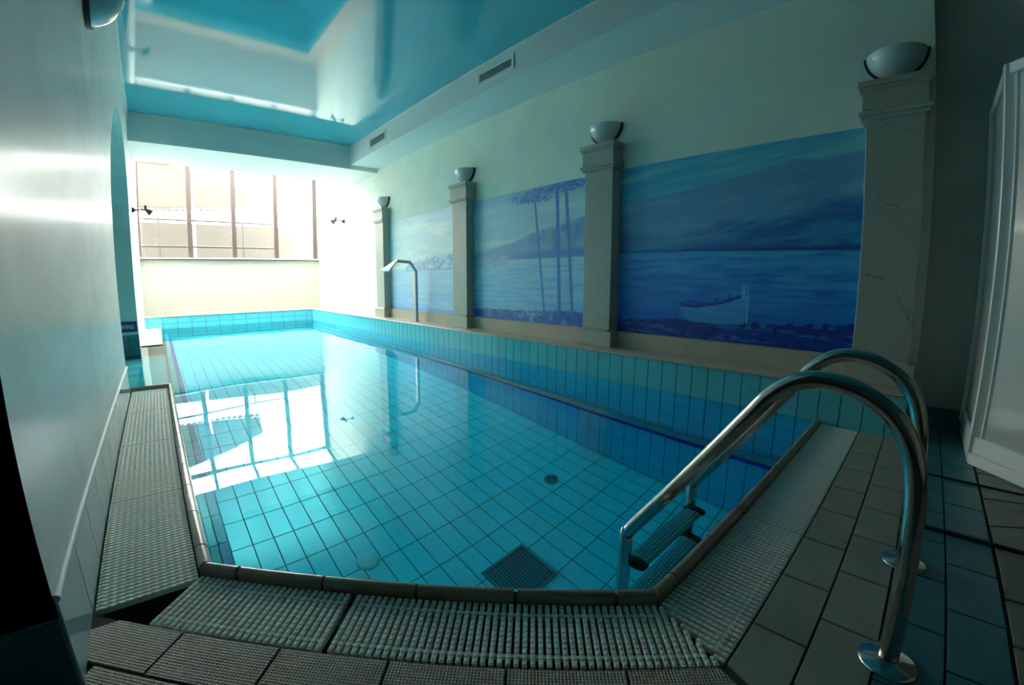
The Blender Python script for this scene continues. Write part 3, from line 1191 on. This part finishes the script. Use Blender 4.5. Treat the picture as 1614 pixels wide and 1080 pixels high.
def seg(Y, Z, a, b, w_):
    a, b = np.array(a), np.array(b)
    d = b - a
    k = np.clip(((Y - a[0]) * d[0] + (Z - a[1]) * d[1]) / (d @ d), 0, 1)
    return np.hypot(Y - a[0] - k * d[0], Z - a[1] - k * d[1]) - w_


def paint_boat(U, V, Y, Z):
    g = np.random.default_rng(5)
    n1 = noise(g, U, V, 5, 22); n2 = noise(g, U, V, 14, 18); n3 = noise(g, U, V, 9, 60); n4 = noise(g, U, V, 40, 34)
    skew = Z + (2.6 - Y) * -.11
    n5 = noise(g, U * .6, np.clip((skew - .2) / 2.2, 0, 1), 3, 26)
    c = np.zeros(U.shape + (3,)) + np.array((.09, .37, .70))
    c = mixc(c, (.36, .54, .64), np.clip((n5 - .5) * 5, 0, 1) * np.clip((Z - 1.75) * 3, 0, 1) * .85)
    c = mixc(c, (.06, .26, .70), np.clip((Z - 2.08) * 6, 0, 1) * .5)
    ridge = interp(Y, [(2.62, 1.82), (2.03, 1.869), (1.54, 1.935), (1.32, 1.965), (1.113, 1.996), (.938, 2.034), (.735, 2.01), (.42, 2.03)]) + (n2 - .5) * .03
    mt = step(ridge - Z, .02)
    base = np.zeros(U.shape + (3,)) + np.array((.21, .30, .60))
    hatch = noise(g, np.clip((U * .8 + V * .5) / 1.4, 0, 1), np.clip((V - U * .25 + .3) / 1.4, 0, 1), 7, 34)
    base = mixc(base, (.32, .40, .68), np.clip((hatch - .5) * 4, 0, 1))
    cliff = np.clip(1 - np.abs(Y - .83) / .14, 0, 1) + np.clip(1 - np.abs(Y - .62) / .07, 0, 1) * .8
    base = mixc(base, (.04, .14, .50), np.clip(cliff * (n2 - .25) * 2.2, 0, 1) * np.clip((Z - 1.58) * 3, 0, 1) * np.clip((hatch - .3) * 3, 0, 1) * .6)
    lowline = 1.42 + .28 * np.clip((1.9 - Y) / 1.5, 0, 1) + (n1 - .5) * .25
    base = mixc(base, (.018, .12, .47), step(lowline - Z, .16) * .9)
    base = mixc(base, (.10, .34, .70), np.clip((hatch - .56) * 7, 0, 1) * step(1.66 - Z, .2) * .5)
    base = mixc(base, (.01, .07, .36), step(1.325 - Z, .035))
    c = c * (1 - mt[..., None]) + base * mt[..., None]
    hz = interp(Y, [(2.62, 1.315), (.42, 1.28)])
    wt = step(hz - Z, .006)
    dep = np.clip((hz - Z) / .62, 0, 1)
    wc = np.array((.07, .31, .78)) * (1 - dep[..., None]) + np.array((.006, .15, .66)) * dep[..., None]
    wc = mixc(wc, (.13, .40, .84), np.clip((n3 - .5) * 5, 0, 1) * (1 - dep) * .7)
    wc = mixc(wc, (.004, .10, .55), np.clip((.46 - n3) * 6, 0, 1) * .5)
    c = c * (1 - wt[..., None]) + wc * wt[..., None]
    sh = interp(Y, [(2.62, .60), (1.85, .655), (.91, .675), (.42, .71)]) + (n4 - .5) * .05
    st = step(sh - Z, .015)
    sc_ = np.zeros(U.shape + (3,)) + np.array((.004, .03, .33))
    sc_ = mixc(sc_, (.03, .16, .52), np.clip((n3 - .56) * 8, 0, 1) * .8)
    sc_ = mixc(sc_, (.002, .015, .22), np.clip((n4 - .56) * 7, 0, 1))
    # boat
    sheer = interp(Y, [(1.90, .79), (1.706, .785), (1.466, .835), (1.235, .921)])
    keel = interp(Y, [(1.90, .78), (1.86, .70), (1.775, .641), (1.5, .63), (1.28, .645), (1.245, .69), (1.23, .93)])
    hull = step(sheer - Z, .008) * step(Z - keel, .008) * step(1.90 - Y, .008) * step(Y - 1.228, .008)
    c = c * (1 - st[..., None]) + sc_ * st[..., None]
    hc = np.zeros(U.shape + (3,)) + np.array((.07, .25, .68))
    hc = mixc(hc, (.15, .38, .80), np.clip((Z - .68) * 6, 0, 1) * np.clip((n3 - .3) * 2, 0, 1))
    c = c * (1 - hull[..., None]) + hc * hull[..., None]
    c = mixc(c, (.008, .05, .40), step(.016 - np.abs(Z - sheer), .008) * step(1.89 - Y, .008) * step(Y - 1.235, .008))
    rim2 = interp(Y, [(1.89, .80), (1.8, .835), (1.7, .82), (1.6, .80)])
    c = mixc(c, (.012, .07, .42), step(.010 - np.abs(Z - rim2), .006) * step(1.89 - Y, .01) * step(Y - 1.6, .01))
    c = mixc(c, (.20, .46, .85), step(-seg(Y, Z, (1.245, .66), (1.25, .975), .006), .008))
    c = mixc(c, (.16, .40, .80), step(-seg(Y, Z, (1.285, .90), (1.29, .98), .02), .01))
    for y_, z_ in ((1.53, .83), (1.41, .865), (1.78, .80)):
        c = mixc(c, (.01, .06, .40), step(-seg(Y, Z, (y_, z_), (y_, z_ + .03), .012), .008))
    return c


def paint_pines(U, V, Y, Z):
    g = np.random.default_rng(11)
    n1 = noise(g, U, V, 4, 18); n2 = noise(g, U, V, 16, 16); n3 = noise(g, U, V, 7, 60); n4 = noise(g, U, V, 95, 80)
    c = np.zeros(U.shape + (3,)) + np.array((.40, .56, .80))
    c = mixc(c, (.70, .73, .84), np.clip((n1 - .42) * 3.5, 0, 1) * np.clip((2.15 - Z) * 2.2, 0, 1))
    c = mixc(c, (.17, .36, .76), np.clip((Z - 2.0) * 4, 0, 1) * .6)
    ridge = interp(Y, [(5.2, 1.385), (4.63, 1.50), (4.3, 1.535), (4.05, 1.595), (3.75, 1.66), (3.4, 1.69), (3.167, 1.735), (2.9, 1.78)]) + (n2 - .5) * .03
    mt = step(ridge - Z, .03)
    mc = np.zeros(U.shape + (3,)) + np.array((.22, .38, .72))
    mc = mixc(mc, (.10, .26, .65), np.clip((n2 - .45) * 4, 0, 1) * np.clip((4.6 - Y), 0, 1))
    mc = mixc(mc, (.08, .24, .66), step(1.40 - Z, .06) * np.clip((4.6 - Y) * 1.5, 0, 1))
    c = c * (1 - mt[..., None]) + mc * mt[..., None]
    # village on the far shore, at the left
    vil = step(1.37 - Z, .03) * step(Z - 1.21, .02) * step(Y - 4.42 - (n4 - .5) * .5, .06)
    vc = np.zeros(U.shape + (3,)) + np.array((.34, .46, .74))
    hb = g.random((40, 12)); blocks = (hb[(np.abs(Y + .03 * np.sin(Z * 40)) * 26).astype(int) % 40, (np.abs(Z - 1.2) * 52).astype(int) % 12] - .55) * 2 * np.clip((1.36 - Z) * 14, 0, 1)
    vc = mixc(vc, (.58, .64, .78), np.clip(blocks, 0, 1)); vc = mixc(vc, (.16, .28, .62), np.clip((n4 - .52) * 5, 0, 1))
    hz = interp(Y, [(5.2, 1.26), (4.56, 1.30), (3.1, 1.30)])
    wt = step(hz - Z, .008)
    dep = np.clip((hz - Z) / .65, 0, 1)
    wc = np.array((.36, .58, .86)) * (1 - dep[..., None]) + np.array((.17, .45, .86)) * dep[..., None]
    wc = mixc(wc, (.40, .60, .90), np.clip((n3 - .5) * 5, 0, 1) * .6)
    wc = mixc(wc, (.10, .32, .80), np.clip((.45 - n3) * 6, 0, 1) * .5)
    c = c * (1 - wt[..., None]) + wc * wt[..., None]
    c = c * (1 - vil[..., None]) + vc * vil[..., None]
    sh = interp(Y, [(5.2, .605), (4.2, .62), (3.0, .655)]) + (n4 - .5) * .05
    st = step(sh - Z, .015)
    s_ = np.zeros(U.shape + (3,)) + np.array((.03, .14, .60))
    s_ = mixc(s_, (.012, .07, .44), np.clip((n4 - .5) * 6, 0, 1)); s_ = mixc(s_, (.30, .44, .78), np.clip((n2 - .60) * 6, 0, 1) * np.clip((n4 - .42) * 7, 0, 1) * .8)
    c = c * (1 - st[..., None]) + s_ * st[..., None]
    tr = (.05, .19, .66)
    for a_, b_, w_ in (((3.885, 2.0), (3.705, .625), .018), ((3.51, 2.10), (3.448, .635), .026), ((3.365, 2.09), (3.247, .645), .024)):
        dd_ = seg(Y, Z, b_, a_, w_) + (n4 - .5) * .012
        c = mixc(c, tr, step(-dd_, .012))
    for cy_, cz_, ry, rz in ((3.93, 2.105, .36, .07), (3.80, 2.04, .22, .035), (3.55, 2.165, .28, .05), (3.36, 2.15, .22, .06), (3.14, 2.165, .2, .06), (3.98, 2.06, .2, .03)):
        e = np.sqrt(((Y - cy_) / ry) ** 2 + ((Z - cz_) / rz) ** 2)
        c = mixc(c, (.06, .20, .64), step(1.0 - e + (n4 - .5) * 2.2, .5) * (.45 + .45 * np.clip((n4 - .35) * 4, 0, 1)))
    return c


def paint_pale_glare(U, V, Y, Z):  # lake palette lightened: glare on the wall is mixed into the colours
    g = np.random.default_rng(23)
    n1 = noise(g, U, V, 4, 18); n3 = noise(g, U, V, 6, 55); n4 = noise(g, U, V, 40, 36)
    c = np.zeros(U.shape + (3,)) + np.array((.52, .66, .82))
    c = mixc(c, (.74, .77, .86), np.clip((n1 - .42) * 3.5, 0, 1) * .9)
    c = mixc(c, (.30, .44, .80), np.clip((Z - 2.0) * 4, 0, 1) * .5)
    hz = 1.24
    wt = step(hz - Z, .008)
    dep = np.clip((hz - Z) / .7, 0, 1)
    wc = np.array((.46, .62, .86)) * (1 - dep[..., None]) + np.array((.28, .48, .88)) * dep[..., None]
    wc = mixc(wc, (.55, .66, .90), np.clip((n3 - .5) * 5, 0, 1) * .6)
    c = c * (1 - wt[..., None]) + wc * wt[..., None]
    top_ = 1.30 + .13 * np.clip((7.2 - Y) / .8, 0, 1) + (n4 - .5) * .14
    gr = step(top_ - Z, .03) * step(Z - 1.2, .02) * step(7.3 - Y, .1)
    c = mixc(c, (.24, .36, .68), gr * np.clip((n4 - .25) * 2.4, 0, 1))
    st = step(.53 + (n4 - .5) * .06 - Z, .02)
    c = mixc(c, (.22, .36, .80), st * .8)
    return c


mural('blue lake mural, paled by painted glare, behind the curved water spout', 7.938, 5.522, paint_pale_glare, 220, 180, (.98, 1.08, .92))
mural('blue lake mural with three tall pine trees and a village', 5.158, 2.972, paint_pines, 440, 340, (.88, 1.10, .92))
mural('blue mural of mountains over a lake with a beached rowing boat', 2.608, .398, paint_boat, 380, 300, (.66, 1.22, 1.02))

# ------------------------------------------------------------------ air vents on the soffit


def vent(y0, y1, z0, z1, lab):
    t = thing('air_vent', lab, 'vent', (XS, (y0 + y1) / 2, z0), 'air vents on the soffit')
    hw_, hh = (y1 - y0) / 2, z1 - z0
    b = MB()
    fw = .035
    b.box(-.014, 0, -hw_, hw_, 0, fw); b.box(-.014, 0, -hw_, hw_, hh - fw, hh)
    b.box(-.014, 0, -hw_, -hw_ + fw, fw, hh - fw); b.box(-.014, 0, hw_ - fw, hw_, fw, hh - fw)
    part('frame', b, ALU, t, .002)
    b = MB(); b.box(-.002, .0, -hw_ + fw, hw_ - fw, fw, hh - fw)
    part('backing', b, DARKMETAL, t)
    n_ = 5
    for i in range(n_):
        z = fw + (hh - 2 * fw) * (i + .5) / n_
        b = MB()
        b.add([(-.013, -hw_ + fw, z - .006), (-.013, hw_ - fw, z - .006), (-.003, hw_ - fw, z + .007), (-.003, -hw_ + fw, z + .007),
               (-.014, -hw_ + fw, z - .004), (-.014, hw_ - fw, z - .004), (-.004, hw_ - fw, z + .009), (-.004, -hw_ + fw, z + .009)],
              [(3, 2, 1, 0), (4, 5, 6, 7), (0, 1, 5, 4), (1, 2, 6, 5), (2, 3, 7, 6), (3, 0, 4, 7)])
        part('slat', b, SOFFIT, t)


vent(3.66, 4.33, 3.455, 3.63, 'louvred air vent on the soffit farther from the cross beam, above the pines mural')
vent(6.9, 7.55, 3.43, 3.63, 'louvred air vent on the soffit beside the cross beam')

# ------------------------------------------------------------------ water spout on the ledge
sp = thing('water_spout', 'curved steel water spout standing on the ledge by the pale mural', 'water spout', (3.75, 6.6, ZLT))
path = [(0, 0, 0), (0, 0, .86), (-.02, 0, .92), (-.10, 0, 1.03), (-.14, 0, 1.045), (-.36, 0, 1.055)]
b = MB()
Wd, Td = .07, .05


def ribbon(b, pts, widths, thick):
    """flat tube in the xz plane: pts (x,z), widths in y"""
    n = len(pts)
    vs = []
    for i, (x, z) in enumerate(pts):
        a_ = Vector(pts[max(i - 1, 0)]); c_ = Vector(pts[min(i + 1, n - 1)])
        d = (c_ - a_).normalized(); nn = Vector((-d.y, d.x)) * thick / 2
        wv = widths[i] / 2
        for sy, sn in ((-1, -1), (1, -1), (1, 1), (-1, 1)):
            vs.append((x + nn.x * sn, wv * sy, z + nn.y * sn))
    fs = [(0, 1, 2, 3), tuple(4 * (n - 1) + k for k in (3, 2, 1, 0))]
    for i in range(n - 1):
        for k in range(4):
            fs.append((4 * i + k, 4 * i + (k + 1) % 4, 4 * i + 4 + (k + 1) % 4, 4 * i + 4 + k))
    b.add(vs, fs)


ribbon(b, [(0, 0), (0, .88), (-.115, 1.035), (-.36, 1.05)], [.075] * 4, .05)
part('pole', b, STEELD, sp, .003)
b = MB()
ribbon(b, [(-.355, 1.05), (-.40, 1.02), (-.57, .885)], [.08, .12, .30], .03)
part('nozzle', b, STEEL, sp, .002)
b = MB(); b.box(-.06, .06, -.06, .06, 0, .008)
part('foot_plate', b, STEELD, sp)
for sx_, sy_ in ((-1, -1), (1, -1), (1, 1), (-1, 1)):
    b = MB(); b.lathe([(.001, .016), (.008, .016), (.010, .008)], (.045 * sx_, .045 * sy_, 0), 8)
    part('bolt', b, STEELD, sp)

# ------------------------------------------------------------------ small spot lamps in the bright bay


def spot(loc, s, lab):
    t = thing('spot_lamp', lab, 'lamp', loc, 'spot lamps in the far bay')
    b = MB(); b.lathe([(.001, 0), (.055, 0), (.05, .02), (.02, .06), (.001, .065)], (0, 0, 0), 16, 'x')
    b.v = [(-s * x, y, z) for x, y, z in b.v]
    part('wall_mount', b, DARKMETAL, t)
    b = MB(); b.tube([(-s * .05, 0, 0), (-s * .21, 0, .015)], .012, 10)
    part('arm', b, DARKMETAL, t)
    b = MB(); b.tube([(-s * .21, 0, -.01), (-s * .21, 0, .085)], .022, 12)
    part('swivel', b, DARKMETAL, t)
    b = MB(); b.tube([(-s * .20, 0, .02), (-s * .25, 0, -.01), (-s * .30, 0, -.045)], .03, 14, radii=[.02, .045, .065])
    part('lamp_head', b, DARKMETAL, t)


spot((XM, 10.4, 2.5), 1, 'small grey spot lamp on the bright wall right of the window')
spot((XL, 9.4, 2.33), -1, 'small grey spot lamp on the white wall left of the window')

# ------------------------------------------------------------------ sign on the reveal of the arch
sg = thing('warning_sign', 'dark blue sign with white capitals NO DIVING on the teal reveal', 'sign', (-.62, YA1 - .004, .295))
b = MB(); b.box(-.24, .285, -.012, 0, 0, .165)
part('board', b, SIGNB, sg, .002)
cu = bpy.data.curves.new('lettering', 'FONT')
cu.body = 'NO DIVING'
cu.size = .098
cu.align_x = 'RIGHT'
cu.extrude = .001
cu.materials.append(SIGNW)
tmp = bpy.data.objects.new('lettering_curve', cu)
COL.objects.link(tmp)
lm = bpy.data.meshes.new_from_object(tmp.evaluated_get(bpy.context.evaluated_depsgraph_get()))
bpy.data.objects.remove(tmp)
lt = bpy.data.objects.new('lettering', lm)
COL.objects.link(lt)
lt.parent = sg
lt.matrix_local = frame((.66, 0, 0), (0, 0, 1), (0, -1, 0), (.252, -.0135, .048))

# ------------------------------------------------------------------ pool ladder
ld = thing('pool_ladder', 'polished steel pool ladder arching over the pool edge', 'ladder', (1.60, .4, 0))
prof = [(-.082, 0.0), (-.075, .15), (-.066, .30), (-.055, .45), (-.044, .53), (-.025, .60), (.010, .662), (.062, .708), (.13, .736),
        (.205, .743), (.268, .726), (.325, .682), (.37, .622), (.46, .495), (.56, .353), (.66, .211), (.735, .105), (.765, .055), (.775, .015), (.775, -.3), (.775, -1.0), (.77, -1.08)]


def smooth_path(P, n=4):
    P = [Vector(p) for p in P]
    out = []
    for i in range(len(P) - 1):
        p0, p1, p2, p3 = P[max(i - 1, 0)], P[i], P[i + 1], P[min(i + 2, len(P) - 1)]
        for k in range(n):
            t_ = k / n
            out.append(.5 * ((2 * p1) + (-p0 + p2) * t_ + (2 * p0 - 5 * p1 + 4 * p2 - p3) * t_ ** 2 + (-p0 + 3 * p1 - 3 * p2 + p3) * t_ ** 3))
    return out + [P[-1]]


for x in (1.31, 1.893):
    b = MB()
    b.tube(smooth_path([(x - 1.60, y - .4, z) for y, z in prof]), .026, 20)
    rl = part('rail', b, STEEL, ld)
    b = MB(); b.lathe([(.0265, .020), (.036, .018), (.050, .013), (.068, .008), (.074, .004), (.075, 0.0), (.0265, 0.0)], (x - 1.60, -.482, 0), 28)
    part('flange', b, STEEL, rl)
    b = MB(); b.tube([(x - 1.60, .375, -1.06), (x - 1.60, .375, -1.03 - .07)], .033, 14)
    part('rubber_foot', b, BLACK, rl)
for z in (-.17, -.46, -.75):
    b = MB()
    vs, fs = [], []
    n_ = 14
    for xx in (1.345 - 1.60, 1.858 - 1.60):
        for k in range(n_):
            a_ = 2 * math.pi * k / n_
            vs.append((xx, .340 + .045 * math.cos(a_), z + .020 * math.sin(a_) * (1.3 if math.sin(a_) < 0 else .8)))
    for k in range(n_):
        fs.append((k, (k + 1) % n_, n_ + (k + 1) % n_, n_ + k))
    b.add(vs, fs, True)
    tr = part('tread', b, STEELD, ld)
    b = MB()
    for i in range(22):
        for j in range(4):
            b.lathe([(.001, .004), (.005, .0035), (.0072, 0)], (1.375 - 1.60 + i * .0218 + (.011 if j % 2 else 0), .340 - .026 + j * .0175, z + .0155 - abs(j - 1.5) * .0015), 6)
    part('grip_stud', b, SIGNW, tr)['kind'] = 'stuff'
    for xx, s in ((1.322, 1), (1.881, -1)):
        b = MB()
        vs, fs = [], []
        for q in (0, 1):
            for k in range(n_):
                a_ = 2 * math.pi * k / n_
                vs.append((xx - 1.60 + s * q * .032, .340 + .052 * math.cos(a_), z + .028 * math.sin(a_)))
        for k in range(n_):
            fs.append((k, (k + 1) % n_, n_ + (k + 1) % n_, n_ + k))
        fs += [tuple(range(n_)), tuple(range(n_, 2 * n_))]
        b.add(vs, fs)
        part('end_cap', b, BLACK, tr)

# ------------------------------------------------------------------ drains on the pool floor
dr = thing('main_drain', 'square dark drain grille on the pool floor near the ladder', 'drain', (1.83, 1.91, ZF))
b = MB()
for q in ((-.20, .20, -.19, -.165), (-.20, .20, .165, .19), (-.20, -.175, -.165, .165), (.175, .20, -.165, .165)):
    b.box(*q, 0, .014)
part('frame', b, DRAIN, dr, .002)
b = MB(); b.box(-.175, .175, -.165, .165, 0, .003)
part('backing', b, GUTTER, dr)
for i in range(14):
    x = -.17 + .34 * (i + .5) / 14
    b = MB(); b.box(x - .0075, x + .0075, -.16, .16, .003, .012)
    part('slat', b, DRAIN, dr)


def round_drain(loc, r, m, lab):
    t = thing('round_drain', lab, 'drain', loc)
    b = MB(); b.lathe([(r, 0), (r, .008), (r * .92, .013), (r * .75, .014), (.001, .016)], (0, 0, 0), 28)
    part('cover', b, m, t)
    for i in range(8 if m is DRAIN else 0):
        a_ = i * math.pi / 4
        b = MB(); b.bar((r * .25 * math.cos(a_), r * .25 * math.sin(a_), .0165), (r * .68 * math.cos(a_), r * .68 * math.sin(a_), .0165), .007, .003)
        part('slot', b, GUTTER, t)


round_drain((2.769, 2.473, ZF), .068, DRAIN, 'dark round drain cover on the pool floor')
round_drain((1.041, 2.689, ZF), .085, DRAINW, 'pale round inlet cover on the pool floor by the slanted corner')

# ------------------------------------------------------------------ thin black strips across the deck
for x, wd, lab in ((2.95, .011, 'thin black cable across the blue border tiles, the one nearer the shower cabin'),
                   (2.246, .017, 'thicker black cable across the blue border tiles behind the ladder')):
    b = MB()
    b.tube([(x, -.05 - i * .18, wd / 2) for i in range(14)], wd / 2, 8)
    o = part('floor_cable', b, BLACK)
    tag(o, lab, 'cable', 'black cables on the deck')

# ------------------------------------------------------------------ shower cabin in the recess
cab = thing('shower_cabin', 'white framed shower cabin with frosted panels in the dark corner', 'shower cabin', (3.6, -.8, 0))
ox, oy = 3.6, -.8
OUT = [(4.08, -.345), (3.30, -.345), (2.86, -.785), (2.86, -1.5), (4.08, -1.5)]
loc_ = [(x - ox, y - oy) for x, y in OUT]
b = MB()
b.prism(list(loc_), 0, .075)
part('shower_tray', b, ALU, cab, .008)
b = MB()
b.prism([(x * .96, y * .9) for x, y in loc_], 2.2, 2.21)
part('roof_panel', b, FROST, cab)
H_ = 2.235
for i, (x, y) in enumerate(loc_[:4]):
    b = MB()
    cx, cyy = x * .985, y * .97
    b.box(cx - .028, cx + .028, cyy - .028, cyy + .028, .075, H_)
    part('post', b, ALU, cab, .006)
for i in range(3):
    (x0, y0), (x1, y1) = loc_[i], loc_[i + 1]
    x0, x1, y0, y1 = x0 * .985, x1 * .985, y0 * .97, y1 * .97
    b = MB(); b.bar((x0, y0, .125), (x1, y1, .125), .045, .10)
    part('bottom_rail', b, ALU, cab, .004)
    b = MB(); b.bar((x0, y0, H_ - .03), (x1, y1, H_ - .03), .045, .06)
    part('top_rail', b, ALU, cab, .004)
    b = MB(); b.bar((x0, y0, (H_ + .1) / 2), (x1, y1, (H_ + .1) / 2), .008, H_ - .23)
    part('panel', b, FROST, cab)
    if i == 1:
        for k in (.08, .55):
            px, py = x0 + (x1 - x0) * k, y0 + (y1 - y0) * k
            b = MB(); b.box(px - .012, px + .012, py - .012, py + .012, .17, H_ - .06)
            part('door_stile', b, ALU, cab, .003)
